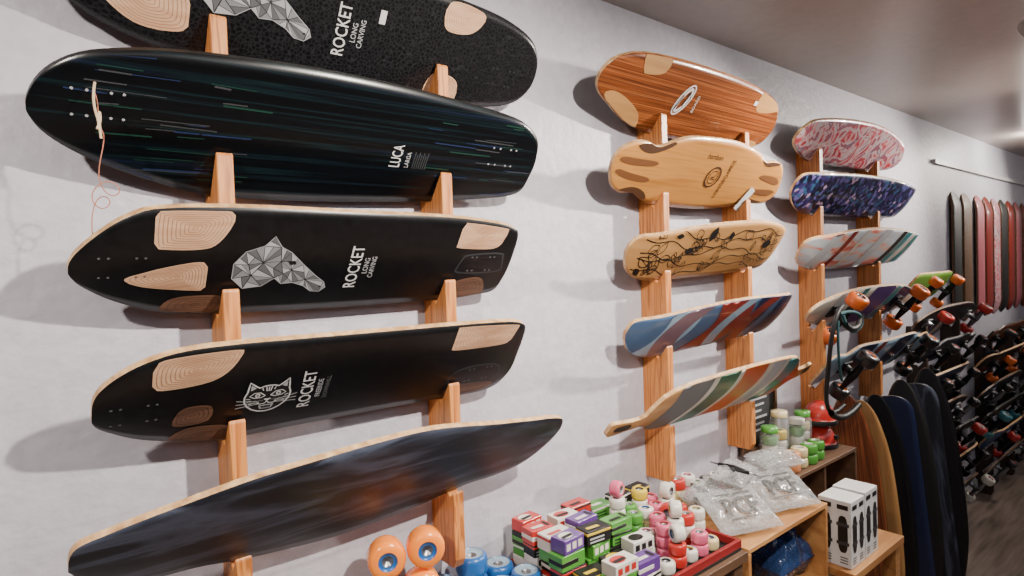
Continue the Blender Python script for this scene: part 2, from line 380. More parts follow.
finish('B5',D,ZR[4],'smoky black and grey-blue deck with light wooden rail')
# -- rack two
D=Deck([(1180,110),(1185,142),(1219,178),(1317,207),(1539,218),(1818,213),(1961,196),(2050,171),(2095,123),(2100,60),(2062,16),(1948,-6),(1745,-14),(1531,-11),(1377,5),(1263,50),(1205,78)],'redwood')
D.poly([(1325,165),(1345,155),(1415,170),(1420,215),(1320,212)],'tan'); D.poly([(1225,75),(1320,15),(1400,-5),(1400,35),(1340,70),(1260,92)],'tan')
D.poly([(1930,140),(2000,135),(2080,160),(2020,195),(1930,200)],'tan'); D.poly([(1900,-10),(2050,0),(2050,30),(1930,30)],'tan')
D.ring(1550,112,52,5,'white',.45,1.1); D.ring(1550,112,40,8,'white',.35,1.1); D.line([(1522,77),(1540,127),(1552,92),(1566,137),(1574,117)],5,'ink',e=.0018)
D.text('BOARD',1612,108,16,UP,'cream')
D.tri([(1905,150),(1925,150),(1925,165),(1905,165)],'white')
finish('C1',D,ZR[0],'glossy red-brown striped wood deck with oval logo')
D=Deck([(1214,124),(1222,168),(1270,196),(1320,200),(1370,192),(1430,218),(1509,238),(1714,247),(1860,228),(1930,200),(1980,206),(2040,198),(2090,147),(2110,87),(2070,48),(2010,42),(1950,48),(1890,26),(1717,6),(1483,10),(1410,24),(1350,46),(1300,42),(1252,66)],'bamboo')
for p in ([(1280,188),(1320,172),(1370,176),(1430,205),(1420,214),(1370,196),(1320,198)],[(1290,52),(1340,66),(1390,56),(1420,36),(1410,26),(1350,44)],[(1900,208),(1940,186),(1990,190),(2030,200),(1985,204),(1930,198)],[(1890,32),(1940,60),(2000,58),(2050,52),(2010,44),(1950,46)]):
    D.poly(p,'darkbrown',inset=.0005); 
for p in ([(1235,140),(1290,132),(1380,136),(1390,150),(1300,152),(1240,152)],[(1240,104),(1300,88),(1380,84),(1385,98),(1300,108),(1245,116)],[(1950,140),(2060,124),(2080,134),(2040,152),(1950,154)],[(1950,84),(2050,78),(2090,96),(2050,104),(1950,98)]): D.poly(p,'walnut')
D.ring(1680,125,34,6,'darkbrown'); D.ring(1680,125,22,3,'darkbrown'); D.text('JL',1680,125,26,UP,'darkbrown'); D.text('LONGBOARDS',1748,122,24,UP,'darkbrown',.85); D.text('bamboo',1640,190,24,0,'darkbrown')
C2=finish('C2',D,ZR[1],'pale bamboo deck with dark wheel wells and round logo'); C2D=D
D=Deck([(1298,93),(1290,130),(1310,165),(1368,180),(1527,208),(1700,228),(1895,238),(2040,214),(2093,150),(2085,62),(1942,38),(1691,22),(1440,18),(1339,40)],'tan',kick=.02)
R3=random.Random(4)
for q in range(5):   # long flowing vines
    v0=50+q*32; ph=R3.uniform(0,6)
    D.line([(x,v0+ (x-1330)*.03+16*math.sin((x-1300)*.013+ph)+7*math.sin((x-1300)*.041+ph*2)) for x in range(1330,2060,12)],3.2,'ink')
for q in range(54):  # leaves with mid-rib
    x=R3.uniform(1350,2030); v=R3.uniform(45,195)+(x-1350)*.02; l=R3.uniform(26,58); w=l*R3.uniform(.2,.34); a=R3.uniform(0,6.28); c,d=math.cos(a),math.sin(a)
    f=lambda u,t:(x+(u*c-t*d),v+(u*d+t*c))
    pts=[f(l*(i/8-.5),w*math.sin(math.pi*i/8)) for i in range(9)]+[f(l*(.5-i/8),-w*math.sin(math.pi*i/8)) for i in range(1,8)]
    D.line(pts,2.8,'ink',closed=True)
    if q%2: D.line([f(-l*.5,0),f(l*.4,0)],2.0,'ink')
    if q%9==0: D.tri(pts,'ink',.0010)
finish('C3',D,ZR[2],'tan deck covered in black line drawing')
D=Deck([(1287,89),(1275,130),(1300,163),(1443,183),(1733,209),(1981,212),(2096,204),(2137,141),(2110,60),(1911,34),(1632,19),(1433,16),(1331,44)],'bluegrey',kick=.02)
for x,w,k,bd in ((1380,150,'lblue',.05),(1510,110,'mauve',-.07),(1600,190,'brick',.08),(1780,60,'lblue',-.06),(1830,80,'navy',.05),(1910,70,'brick',-.05),(1970,180,'navy',.04)): D.stripe(x-90,w,.6,k,bend=bd)
finish('C4',D,ZR[3],'blue deck with broad curved red, mauve and navy shapes')
D=Deck([(1196,88),(1196,108),(1206,124),(1280,128),(1320,140),(1350,196),(1430,228),(1582,242),(1850,250),(2040,246),(2110,220),(2140,176),(2190,168),(2270,172),(2294,154),(2292,128),(2200,122),(2140,108),(2110,74),(2050,56),(1906,50),(1620,52),(1440,54),(1370,66),(1325,96),(1270,90),(1212,74)],'tan',kick=.012)
for x,w,k in ((1345,150,'grey'),(1495,28,'cream'),(1523,110,'green'),(1633,26,'cream'),(1659,140,'orangep'),(1799,36,'cream'),(1835,80,'lgrey'),(1915,24,'cream'),(1939,90,'teal')): D.stripe(x-50,w,.55,k,bend=.05)
D.stripe(1990,60,.55,'orangep',bend=.05)
D.poly([(1218,94),(1268,98),(1268,118),(1218,112)],'ink'); D.poly([(2220,134),(2270,138),(2270,158),(2220,160)],'ink')
finish('C5',D,ZR[4],'drop-through tan deck with curved grey, green and orange panels')
# -- rack three
D=Deck([(2290,70),(2305,121),(2386,165),(2683,200),(2994,203),(3230,165),(3330,110),(3310,40),(3087,2),(2771,-2),(2511,-2),(2366,27)],'splat')
finish('D1',D,ZR[0],'mottled grey, pink and red patterned deck')
D=Deck([(2271,76),(2250,150),(2336,188),(2752,214),(3146,212),(3380,181),(3430,112),(3400,39),(3175,20),(2745,12),(2416,16)],'galaxy',kick=.02)
finish('D2',D,ZR[1],'purple and blue speckled deck')
D=Deck([(2340,60),(2328,150),(2476,198),(2813,230),(3200,222),(3400,190),(3440,130),(3364,60),(3126,35),(2712,25),(2433,30)],'pale',kick=.03)
for x,w,k in ((2420,70,'lgrey'),(2560,40,'brick'),(2680,30,'cream'),(2860,80,'lgrey'),(3080,50,'ink'),(3140,60,'teal'),(3230,20,'cream'),(3260,60,'teal')): D.stripe(x-40,w,.4,k)
finish('D3',D,ZR[2],'pale deck with red and teal accents')

def tube(name,pts,r,mt,parent=None,label=None,cat=None,cyc=False,group=None):
    cu=bpy.data.curves.new(name,'CURVE'); cu.dimensions='3D'; cu.bevel_depth=r; cu.bevel_resolution=2
    sp=cu.splines.new('NURBS'); sp.points.add(len(pts)-1); sp.use_endpoint_u=True; sp.order_u=4; sp.use_cyclic_u=cyc
    for p,q in zip(sp.points,pts): p.co=(*q,1)
    o=bpy.data.objects.new('tmp',cu); COL.objects.link(o); bpy.context.view_layer.update()
    dg=bpy.context.evaluated_depsgraph_get(); me=bpy.data.meshes.new_from_object(o.evaluated_get(dg)); bpy.data.objects.remove(o); bpy.data.curves.remove(cu)
    me.materials.clear(); me.materials.append(M[mt]); me.name=name
    return obj(name,me,label,cat,group,parent)
M['twine']=mat('twine',(190,120,96),.8)
inv=B2.matrix_world.inverted()
h=B2.matrix_world@Vector(D2.P(.085,.14,.004))
pts=[h,h+Vector((.004,-.012,-.02)),h+Vector((-.002,-.015,-.05)),h+Vector((.01,-.012,-.06)),h+Vector((.004,-.01,-.09)),h+Vector((-.004,0,-.13)),h+Vector((.014,.01,-.155)),h+Vector((.032,.01,-.14)),h+Vector((.01,.01,-.12)),h+Vector((-.016,.012,-.15)),h+Vector((.002,.015,-.175)),h+Vector((.02,.015,-.155)),h+Vector((-.006,.015,-.14)),h+Vector((-.014,.02,-.20)),h+Vector((-.006,.02,-.235))]
tube('cord',[inv@p for p in pts],.0008,'twine',parent=B2,label='thin tan cord tied through the bolt hole')
M['twinel']=mat('pale_twine',(222,196,160),.8)
pts=[h+Vector((a,-.014,b)) for a,b in ((0,.01),(-.006,-.02),(.006,-.05),(-.003,-.06),(.006,-.045),(.002,-.02),(.003,-.06),(.004,-.07))]
tube('knot',[inv@p for p in pts],.0018,'twinel',parent=B2)
mb=MB(); p0=Vector(C2D.P(1.925,.06,.003)); mb.box(-.018,.018,-.045,.045,-.0006,.0006,'white')
obj('price_tag',mb.mesh('price_tag'),'white paper price tag',parent=C2,mw=Matrix.Translation(p0+Vector((0,0,.003)))@Matrix.Rotation(-.35,4,'Z'))

# ------------------------------------------------------------ wall rack posts
def post(name,x,slots,zb,label,front=.095,xw=.0135,mt='post'):
    P=[(0,zb),(front-.012,zb),(front,zb+.02)]
    for zr,v0 in slots:
        R=Vector((.05,zr)); t=Vector((ST,CT)); n=Vector((CT,-ST))
        F=lambda v:R+n*.005+t*v
        K=lambda v:R-n*.023+t*v
        vt=(front-.05-.005*CT)/ST; vk=(front-.05+.023*CT)/ST
        f=F(vt); P+=[(front,f.y-.008),(front-.003,f.y-.003)]; a=F(v0); b=K(v0); P+=[(a.x,a.y),(b.x,b.y)]
        last=(zr,v0); k=K(vk); P.append((k.x,k.y))
    P.pop(); R=Vector((.05,last[0])); k=R-Vector((CT,-ST))*.023+Vector((ST,CT))*.04; P+=[(k.x,k.y),(0,k.y)]
    n=len(P); vs=[(-xw,-a,b) for a,b in P]+[(xw,-a,b) for a,b in P]
    fs=[tuple(range(n)),tuple(range(2*n-1,n-1,-1))]+[(i,n+i,n+(i+1)%n,(i+1)%n) for i in range(n)]
    mb=MB(); mb.add([(a,b,c-zb) for a,b,c in vs],fs,mt)
    o=obj(name,mb.mesh(name),label,'display rack','wall rack posts'); o.location=(x,0,zb); bev(o,.0015,1); return o
for keys,xs in ((['B5','B4','B3','B2','B1'],(.268,.715)),(['C5','C4','C3','C2','C1'],(1.485,1.945))):
    for x in xs:
        sl=[(ZR[int(k[1])-1],min(decks[k][0].span(x-.014)[0],decks[k][0].span(x+.014)[0])-.002) for k in keys]
        post('rack_post',x,sl,.945,'notched pine plank post holding longboard decks')

# ------------------------------------------------------------ wheels, trucks, complete boards
def wheelmesh(r,w,tyre,core,n=26,rc=.5):
    mb=MB(); h=w/2
    mb.lathe([(r*rc,-h),(r*.82,-h),(r*.95,-h*.8),(r,-h*.5),(r,h*.5),(r*.95,h*.8),(r*.82,h),(r*rc,h)],tyre,n)
    for s in (-1,1):
        mb.lathe([(r*rc,s*h),(r*rc*.92,s*(h-.003)),(.012,s*(h-.004))],core,n)
        mb.lathe([(.012,s*(h-.004)),(.0115,s*(h-.007)),(.005,s*(h-.007)),(.0045,s*(h-.010)),(0.0001,s*(h-.010))],'steel',n)
    return mb.mesh('wheel')
WM={}
def wheel(t,c,r=.033,w=.044,rc=.5):
    k=(t,c,r,w,rc)
    if k not in WM: WM[k]=wheelmesh(r,w,t,c,rc=rc)
    return WM[k]
def truckmesh(mt):
    mb=MB()
    mb.box(-.038,.038,-.028,.028,0,.007,mt)
    mb.lathe([(.018,.007),(.016,.02),(.013,.032),(0,.032)],mt,14,ctr=(-.006,0,0))
    mb.lathe([(.0001,-.078),(.009,-.078),(.012,-.05),(.018,0),(.012,.05),(.009,.078),(.0001,.078)],mt,14,axis='y',ctr=(.012,0,.050))
    mb.lathe([(.0001,-.118),(.004,-.118),(.004,.118),(.0001,.118)],'steel',8,axis='y',ctr=(.012,0,.050))
    mb.lathe([(.012,.02),(.013,.03),(.009,.045),(.009,.062),(.0001,.062)],'w_black',12,ctr=(-.012,0,0))
    mb.box(-.02,.015,-.012,.012,.03,.052,mt)
    return mb.mesh('truck')
TR={'steel':truckmesh('steel'),'darkmetal':truckmesh('darkmetal')}
def complete(pts,bottom,mw_fn,label,tyre,core,truck='darkmetal',edge='ply',group='complete longboards on the racks',deco=None,kick=0,tx=.3,r=.034,cat='longboard',tw=1):
    D=Deck(pts,bottom,edge=edge,kick=kick,N=40,Mx=8)
    if deco: deco(D)
    root=obj('longboard',None,label,cat,group); root.empty_display_size=.1; root.matrix_world=mw_fn(D)
    obj('deck',D.mb.mesh('deck'),parent=root)
    for s in (-1,1):
        t=obj('truck',TR[truck],parent=root,mw=Matrix.Translation((s*tx*D.L,0,.0005))@Matrix.Rotation(0 if s>0 else math.pi,4,'Z')@Matrix.Diagonal((1,tw,1,1)))
        for q in (-1,1):
            obj('wheel',wheel(tyre,core,r,.05),parent=t,mw=Matrix.Translation((.012,q*.092,.050))@Matrix.Rotation(math.pi/2,4,'X'))
    return root,D
def shape(L,W,kind='pin',x0=0,v0=0):
    h=W/2
    if kind=='pin': a=[(-1,0),(-.96,.3),(-.82,.62),(-.5,.92),(0,1),(.5,.92),(.82,.62),(.96,.3),(1,0)]
    elif kind=='pop': a=[(-1,0),(-.98,.5),(-.92,.85),(-.8,1),(-.4,1),(.4,1),(.8,1),(.92,.85),(.98,.5),(1,0)]
    else: a=[(-1,.25),(-.97,.7),(-.85,.75),(-.7,.68),(-.55,1),(0,.94),(.55,1),(.7,.68),(.85,.75),(.97,.7),(1,.25)]
    p=[(x0+L/2*(1+u),v0+h*(1+w)) for u,w in a]
    lo=[(x0+L/2*(1+u),v0+h*(1-w)) for u,w in a if not (w==0)][::-1]
    return p+lo
def dec4(D):
    for x,w,k in ((2420,120,'lgrey'),(2620,50,'teal'),(2740,240,'purple'),(2990,60,'teal'),(3060,180,'navy')): D.stripe(x,w,.5,k)
LB4,LD4=complete(shape(1080,205,'pin',2335,0),'cream',lambda D:D.rackmatrix(ZR[3]),'white, purple and teal longboard with orange wheels','w_orange','w_black','darkmetal',deco=dec4,tx=.31,r=.040)
def dec5(D):
    for x,w,k in ((2560,190,'navy'),(2800,60,'brick'),(3000,190,'navy'),(3260,60,'ink')): D.stripe(x,w,.5,k)
complete(shape(1120,205,'drop',2420,0),'lblue',lambda D:D.rackmatrix(ZR[4]),'pale blue longboard with dark stripes and orange-cored black wheels','w_black','w_orange','darkmetal',deco=dec5,tx=.31,r=.040)
for x in (2.50,3.08):
    sl=[(ZR[4],-.001),(ZR[3],-.001)]+[(ZR[int(k[1])-1],min(decks[k][0].span(x-.014)[0],decks[k][0].span(x+.014)[0])-.002) for k in ('D3','D2','D1')]
    post('rack_post',x,sl,.945,'notched pine plank post holding longboards')
cols=['black','marble','navy','ink','black','black','ink','redwood','black','marble','ink','bluegrey','black','brick','ink']
tys=[('w_red','w_black'),('w_black','w_red'),('w_black','w_orange'),('w_black','w_white'),('w_red','w_white'),('w_black','w_black'),('w_white','w_red'),('w_black','w_orange'),('w_orange','w_black'),('w_black','w_white'),('w_teal','w_black')]
names={'black':'black','redwood':'red-brown wood','navy':'navy blue','ink':'plain black','grey':'grey','brick':'brick red','marble':'smoky grey','teal':'teal','bluegrey':'blue-grey'}
wn={'w_orange':'orange','w_red':'red','w_teal':'teal','w_black':'black','w_white':'white','w_blue':'blue'}
i=0
rj=random.Random(5)
for x0,rows in ((3450,[1.18,1.01,.84,.67,.50,.33,.16]),(4680,[.98,.81,.64,.47,.30,.13]),(5860,[.98,.81,.64,.47,.30])):
    for zr in rows:
        c=cols[i%len(cols)]; t=tys[i%len(tys)]; L=rj.choice([780,900,1000,1080]); jx=rj.uniform(-80,90) if L>=1000 else rj.uniform(-40,240)
        complete(shape(L,rj.choice([166,178,184]),['pin','drop','pop'][i%3],x0+jx,0),c,lambda D,zr=zr:D.rackmatrix(zr),'%s longboard with %s wheels and %s cores'%(names[c],wn[t[0]],t[1].replace('w_','')),t[0],t[1],['steel','darkmetal','darkmetal'][i%3],edge=['plydark','ink','ply'][i%3],tx=rj.uniform(.24,.35),r=rj.choice([.028,.033,.037]),tw=.85,kick=[0,0,.03][i%3])
        i+=1
    for x in (x0/1000+.25,x0/1000+.80):
        post('rack_post',x,[(z,-.001) for z in rows[::-1]],0,'tall dark notched post against the wall',mt='postdark')
complete(shape(560,175,'pop',3400,0),'greendeck',lambda D:D.rackmatrix(1.37),'small bright green cruiser board with orange wheels','w_orange','w_white','darkmetal',tx=.28,r=.03,tw=.85)

def vmat(x,zc,y,lean=0,turn=0):
    n=Vector((math.sin(turn),-math.cos(turn),0)); up=Vector((0,0,1))
    R0=Matrix.Rotation(lean,3,'X'); n=R0@n; up=R0@up
    yv=n.cross(up)
    m=Matrix((up,yv,n)).transposed().to_4x4(); m.translation=(x,y,zc); return m
hang=[(4.50,'ink','matte black'),(4.72,'plydark','dark brown wood'),(5.00,'pinkd','pink'),(5.20,'brick','dark red'),(5.40,'splat','pink patterned'),(5.60,'ink','black'),(5.80,'brick','red'),(6.02,'pinkd','pink'),(6.24,'brick','deep red'),(6.46,'navy','navy blue')]
for x,k,n in hang:
    D=Deck(shape(830,165,'pop'),k,kick=.03,edge='plydark',N=36,Mx=8)
    o=obj('skateboard_deck',D.mb.mesh('skateboard_deck'),'%s deck hung upright on the wall'%n,'skateboard deck','decks hung upright on the wall'); o.matrix_world=vmat(x,1.585,-.032)
stand=[(2.70,'redwood','reddish-brown wood',1.02,'pin',.0),(2.80,'tan','tan wood',.98,'pin',.02),(2.915,'black','plain black',.99,'pin',.035),(3.025,'navy','dark navy',.97,'pop',.05),(3.135,'ink','matte black',1.03,'pin',.065),(3.245,'marble','smoky black',1.0,'pop',.08),(3.36,'black','glossy black',1.06,'pin',.10)]
for i,(x,k,n,L,sh,off) in enumerate(stand):
    D=Deck(shape(L*1000,205,sh),k,edge=['ply','ply','ink','plydark','plydark','ink','plydark'][i],N=36,Mx=8)
    o=obj('longboard_deck',D.mb.mesh('longboard_deck'),'%s deck standing upright leaning on the wall'%n,'skateboard deck','decks leaning upright on the wall')
    le=.10; o.matrix_world=vmat(x,L/2*math.cos(le)+.006,-.11-off-.5*L*math.sin(le)*.6,lean=-le,turn=-.85)

# ------------------------------------------------------------ room
def struct(name,x0,x1,y0,y1,z0,z1,k):
    mb=MB(); c=((x0+x1)/2,(y0+y1)/2,(z0+z1)/2)
    mb.box(x0-c[0],x1-c[0],y0-c[1],y1-c[1],z0-c[2],z1-c[2],k)
    o=obj(name,mb.mesh(name),kind='structure'); o.location=c; return o
XA,XB,YB,ZC=-2.2,10,-3.6,2.376
struct('wall_back',XA,XB,0,.12,0,ZC,'wall'); struct('wall_front',XA,XB,YB-.12,YB,0,ZC,'wall')
struct('wall_left',XA-.12,XA,YB-.12,.12,0,ZC,'wall'); struct('wall_right',XB,XB+.12,YB-.12,.12,0,ZC,'wall')
struct('ceiling',XA-.12,XB+.12,YB-.12,.12,ZC,ZC+.1,'ceil')
struct('floor',XA-.12,XB+.12,YB-.12,.12,-.1,0,'floor')
struct('baseboard_back',XA,XB,-.012,0,0,.09,'trim')
struct('trim_1',4.13,XB,-.02,0,2.14,2.165,'trim')

# ------------------------------------------------------------ table, crates
def table(name,x0,x1,y0,y1,zt,label,cat,top='crate',leg='crate'):
    root=obj(name,None,label,cat); root.location=((x0+x1)/2,(y0+y1)/2,0)
    w,d=(x1-x0)/2,(y1-y0)/2
    mb=MB(); mb.box(-w,w,-d,d,zt-.025,zt,top); t=obj('table_top',mb.mesh('table_top'),parent=root); bev(t)
    for a in (-1,1):
        for b in (-1,1):
            mb=MB(); mb.box(-.02,.02,-.02,.02,0,zt-.025,leg); l=obj('leg',mb.mesh('leg'),parent=root); l.location=(a*(w-.03),b*(d-.03),0)
    return root
table('display_table',.15,1.42,-.37,-.01,.85,'wooden display table against the wall under the decks','table',top='crated',leg='crated')
M['redrim']=mat('red_rim',(140,32,34),.4)
mb=MB(); mb.box(-.31,.31,-.165,.165,0,.008,'rubber')
for a in ((-.31,.31,-.165,-.155),(-.31,.31,.155,.165),(-.31,-.30,-.155,.155),(.30,.31,-.155,.155)): mb.box(*a,.008,.028,'redrim')
o=obj('tray',mb.mesh('tray'),'black display tray with a red rim','tray'); o.location=(1.105,-.19,.8505); bev(o,.001)
def crate(x0,x1,y0,y1,z0,z1,label,mt='crate',div=True):
    root=obj('wooden_crate',None,label,'crate','wooden crates by the wall'); root.location=((x0+x1)/2,(y0+y1)/2,z0)
    w,d,h=(x1-x0)/2,(y1-y0)/2,z1-z0; t=.014
    def part(n,*a):
        mb=MB(); mb.box(*a,mt); q=obj(n,mb.mesh(n),parent=root); bev(q,.0015,1)
    part('bottom_panel',-w,w,-d,d,0,t); part('top_panel',-w,w,-d,d,h-t,h)
    part('side_panel',-w,-w+t,-d,d,t,h-t); part('side_panel',w-t,w,-d,d,t,h-t)
    part('back_panel',-w+t,w-t,d-t,d,t,h-t)
    if div: part('divider',-.007,.007,-d+.01,d-t,t,h-t)
    return root
crate(1.44,1.90,-.36,-.05,.60,.845,'light wooden crate on its side, open to the front',div=False)
crate(1.44,1.90,-.36,-.05,.30,.598,'light wooden crate stacked in the middle')
crate(1.44,1.90,-.36,-.05,.0,.298,'light wooden crate stacked at the bottom')
crate(2.00,2.50,-.21,-.02,.44,.86,'dark wooden crate holding jars of wheels','crated')
crate(2.00,2.50,-.21,-.02,.0,.438,'dark wooden crate standing on the floor','crated')
table('low_bench',1.92,2.32,-.43,-.24,.635,'low light wood bench carrying white boxes','bench')

def wbox(x0,x1,y0,y1,z0,z1,n=2):
    mb=MB(); w,d,h=(x1-x0)/2,(y1-y0)/2,z1-z0
    mb.box(-w,w,-d,d,0,h,'white')
    def panel(P,c,hw):
        mb.add([P(c+hw*math.copysign(abs(math.cos(a*math.pi/10))**.6,math.cos(a*math.pi/10)),h*.5+h*.28*math.copysign(abs(math.sin(a*math.pi/10))**.7,math.sin(a*math.pi/10)),.0008) for a in range(20)],[tuple(range(20))],'ink')
        for b in (.34,.62): mb.add([P(c-hw*1.25,h*b,.0011),P(c+hw*1.25,h*b,.0011),P(c+hw*1.25,h*(b+.05),.0011),P(c-hw*1.25,h*(b+.05),.0011)],[(0,1,2,3)],'dgrey')
        mb.add([P(c-hw*1.1,h*.87,.0008),P(c+hw*1.1,h*.87,.0008),P(c+hw*1.1,h*.94,.0008),P(c-hw*1.1,h*.94,.0008)],[(0,1,2,3)],'ink')
        for b in (.06,.10,.14): mb.add([P(c-hw,h*b,.0008),P(c+hw*.6,h*b,.0008),P(c+hw*.6,h*(b+.018),.0008),P(c-hw,h*(b+.018),.0008)],[(0,1,2,3)],'grey')
    for q in range(n): panel(lambda a,b,e:(a,-d-e,b),-w+(q+.5)*2*w/n,w/n*.6)
    for q in range(2): panel(lambda a,b,e:(-w-e,a,b),-d+(q+.5)*d,d*.3)
    o=obj('cardboard_box',mb.mesh('cardboard_box'),'narrow white box printed with black skateboard pictures','box','white boxes on the bench'); o.location=((x0+x1)/2,(y0+y1)/2,z0); bev(o,.002)
wbox(1.945,2.045,-.41,-.31,.6355,.845); wbox(2.05,2.15,-.41,-.31,.6355,.85)

mb=MB(); mb.box(-.13,.13,-.008,0,-.13,.13,'ink')
for a in ((-.13,.13,.115,.13),(-.13,.13,-.13,-.115),(-.13,-.115,-.115,.115),(.115,.13,-.115,.115)): mb.box(a[0],a[1],-.016,-.008,a[2],a[3],'crated')
mb.box(-.08,.08,-.0095,-.008,-.09,.09,'dgrey')
for q in range(6): mb.box(-.06,.06-.02*(q%3),-.0105,-.0095,.06-q*.024,.068-q*.024,'lgrey')
o=obj('framed_poster',mb.mesh('framed_poster'),'small dark framed poster with pale lines on the wall','poster'); o.location=(2.13,-.001,1.02)

# ------------------------------------------------------------ wheel packs and boxes on the table
def pack(x,y,z,specs,label,group,r=.03,w=.045,rc=.5,side=False,rz=0):
    root=obj('wheel_pack',None,label,'skateboard wheels',group); root.empty_display_size=.05; root.location=(x,y,z); root.rotation_euler=(0,0,rz)
    for dx,dz,t,c in specs:
        mw=Matrix.Translation((dx,0,dz+(r if side else w/2)))
        if side: mw=mw@Matrix.Rotation(math.pi/2,4,'X')
        obj('wheel',wheel(t,c,r,w,rc),parent=root,mw=mw)
    return root
def cn(t): return t.replace('w_','').replace('paleblue','pale blue')
def stack(x,y,z,cols_,group,r=.0245,w=.033,rc=.5):
    a=cols_[0]
    lab='short stack of %s skateboard wheels with %s cores'%(cn(a[0]),cn(a[1])) if len(cols_)>1 else '%s skateboard wheel with %s core lying flat'%(cn(a[0]),cn(a[1]))
    pack(x,y,z,[(0,k*(w+.0006),t,c) for k,(t,c) in enumerate(cols_)],lab,group,r,w,rc)
mb=MB(); mb.box(-.13,.13,-.07,.07,0,.058,'crated'); o=obj('wooden_riser',mb.mesh('wooden_riser'),'small wooden riser block under wheels','riser'); o.location=(.57,-.11,.8505); bev(o,.003)
pack(.567,-.10,.9135,[(a+(.010 if b else 0),b-(.004 if a<0 and b else 0)+(.004 if a>0 and b else 0),'urethane','w_blue') for a in (-.0400,.0400) for b in (0,.0785)],'four large translucent orange wheels with blue cores stacked','orange wheels',.0388,.052,.5,True,-.35)
G='loose wheels on the display table'
stack(.470,-.14,.909,[('w_yellow','w_white')],G,.036,.045)
for x,y,k in ((.77,-.055,2),(.85,-.05,1),(.80,-.13,1),(.725,-.10,1),(.875,-.125,1),(.70,-.03,1),(.86,-.20,1)):
    stack(x,y,.8505,[('w_blue','w_paleblue')]*k,G,.037,.048,.74)
def pbox(x,y,z,w,d,h,c,c2,rz=0,st=0):
    mb=MB(); mb.box(-w/2,w/2,-d/2,d/2,0,h,c)
    e=.0006
    acc='ink' if c!='ink' and c!='w_black' else 'lgrey'
    if st==0:
        mb.box(-w/2-e,w/2*.4,-d/2-e,d/2+e,h*.3,h*.62,c2)
        mb.add([(w*.26,-d*.3,h+e),(w*.4,-d*.3,h+e),(w*.4,d*.3,h+e),(w*.26,d*.3,h+e)],[(0,1,2,3)],acc)
    elif st==1:
        mb.add([(w*.3*math.cos(a*math.pi/8)-w*.1,d*.36*math.sin(a*math.pi/8),h+e) for a in range(16)],[tuple(range(16))],c2)
        for q in range(3): mb.add([(-w*.42+q*w*.3,-d/2-e,h*.25),(-w*.22+q*w*.3,-d/2-e,h*.25),(-w*.22+q*w*.3,-d/2-e,h*.75),(-w*.42+q*w*.3,-d/2-e,h*.75)],[(0,1,2,3)],c2)
    else:
        mb.box(-w/2-e,w/2+e,-d/2-e,d/2+e,h*.7,h*.9,c2)
        for q in range(2): mb.add([(-w*.4,-d/2-e,h*(.15+.25*q)),(w*.2,-d/2-e,h*(.15+.25*q)),(w*.2,-d/2-e,h*(.27+.25*q)),(-w*.4,-d/2-e,h*(.27+.25*q))],[(0,1,2,3)],acc)
    mb.add([(-w*.35,-d*.25,h+e*2),(w*.15,-d*.25,h+e*2),(w*.15,d*.0,h+e*2),(-w*.35,d*.0,h+e*2)],[(0,1,2,3)],c2 if st!=1 else acc)
    o=obj('product_box',mb.mesh('product_box'),'small %s box with %s printed band'%(cn(c),cn(c2)),'box','small product boxes on the display table'); o.location=(x,y,z); o.rotation_euler=(0,0,rz); bev(o,.001,1)
Z0=.859
nb_=0
def stackb(x,y,lst,rz=0,w=.07,d=.044,h=.03,j=.25):
    global nb_
    z=Z0
    for i,(a,b) in enumerate(lst):
        hh=h*random.uniform(.85,1.2); nb_+=1
        pbox(x+random.uniform(-.005,.005),y+random.uniform(-.002,.002),z,w*random.uniform(.88,1.08),d,hh,a,b,rz+random.uniform(-j,j),nb_%3); z+=hh+.0014
pal=[('w_red','w_white'),('ink','w_red'),('w_white','w_red'),('w_green','w_white'),('ink','w_yellow'),('w_purple','w_white'),('w_white','ink'),('ink','w_white'),('w_green','ink'),('w_red','ink'),('w_blue','w_white'),('ink','w_green'),('w_white','w_blue'),('w_yellow','ink')]
rb=random.Random(8)
for row,(y,n0,x0,x1) in enumerate(((-.055,4,.945,1.36),(-.105,4,.935,1.10),(-.155,4,.945,1.11),(-.205,4,.935,1.12),(-.255,3,.96,1.13),(-.305,3,1.0,1.10))):
    nx=int((x1-x0)/.083)+1
    for q in range(nx):
        x=x0+q*.083+rb.uniform(-.002,.002)
        n1=n0-(1 if rb.random()<.35 else 0)-(1 if row==0 and q>2 else 0)
        stackb(x,y,[rb.choice(pal[:9] if row else pal) for _ in range(n1)],j=.10)
wc=[('w_white','w_pink'),('w_cream','w_white'),('w_white','w_red'),('w_pink','w_white'),('w_white','w_black'),('w_green','w_white'),('w_white','w_green'),('w_yellow','w_black'),('w_cream','w_blue'),('w_red','w_white'),('w_white','w_blue'),('w_white','w_pink'),('w_green','w_white'),('w_black','w_white'),('w_white','w_yellow'),('w_pink','w_red')]
n=0
for iy,y in enumerate((-.112,-.160,-.208,-.256,-.304,-.335)):
    for ix in range(7):
        x=1.165+ix*.0465+.012*(iy%2)+random.uniform(-.001,.001)
        if x>1.39 or (ix==0 and iy<4) or (iy==5): continue
        nst=[4,3,3,3,2][iy]-(1 if (ix*2+iy)%4==0 else 0)
        a=wc[(n*5+iy)%len(wc)]; b=wc[(n*3+iy+1)%len(wc)]
        stack(x,y,Z0,[(a if (ix+iy)%3 else (a,b)[k%2]) for k in range(nst)],G,.0222,.029)
        if (ix+iy)%4==1:
            zt=Z0+nst*.0296+.0003
            c=wc[(n*7+3)%len(wc)]; pack(x,y,zt,[(0,0,c[0],c[1])],'%s skateboard wheel with %s core standing on a stack'%(cn(c[0]),cn(c[1])),G,.0222,.029,.5,True,random.uniform(-1.4,1.4))
        n+=1
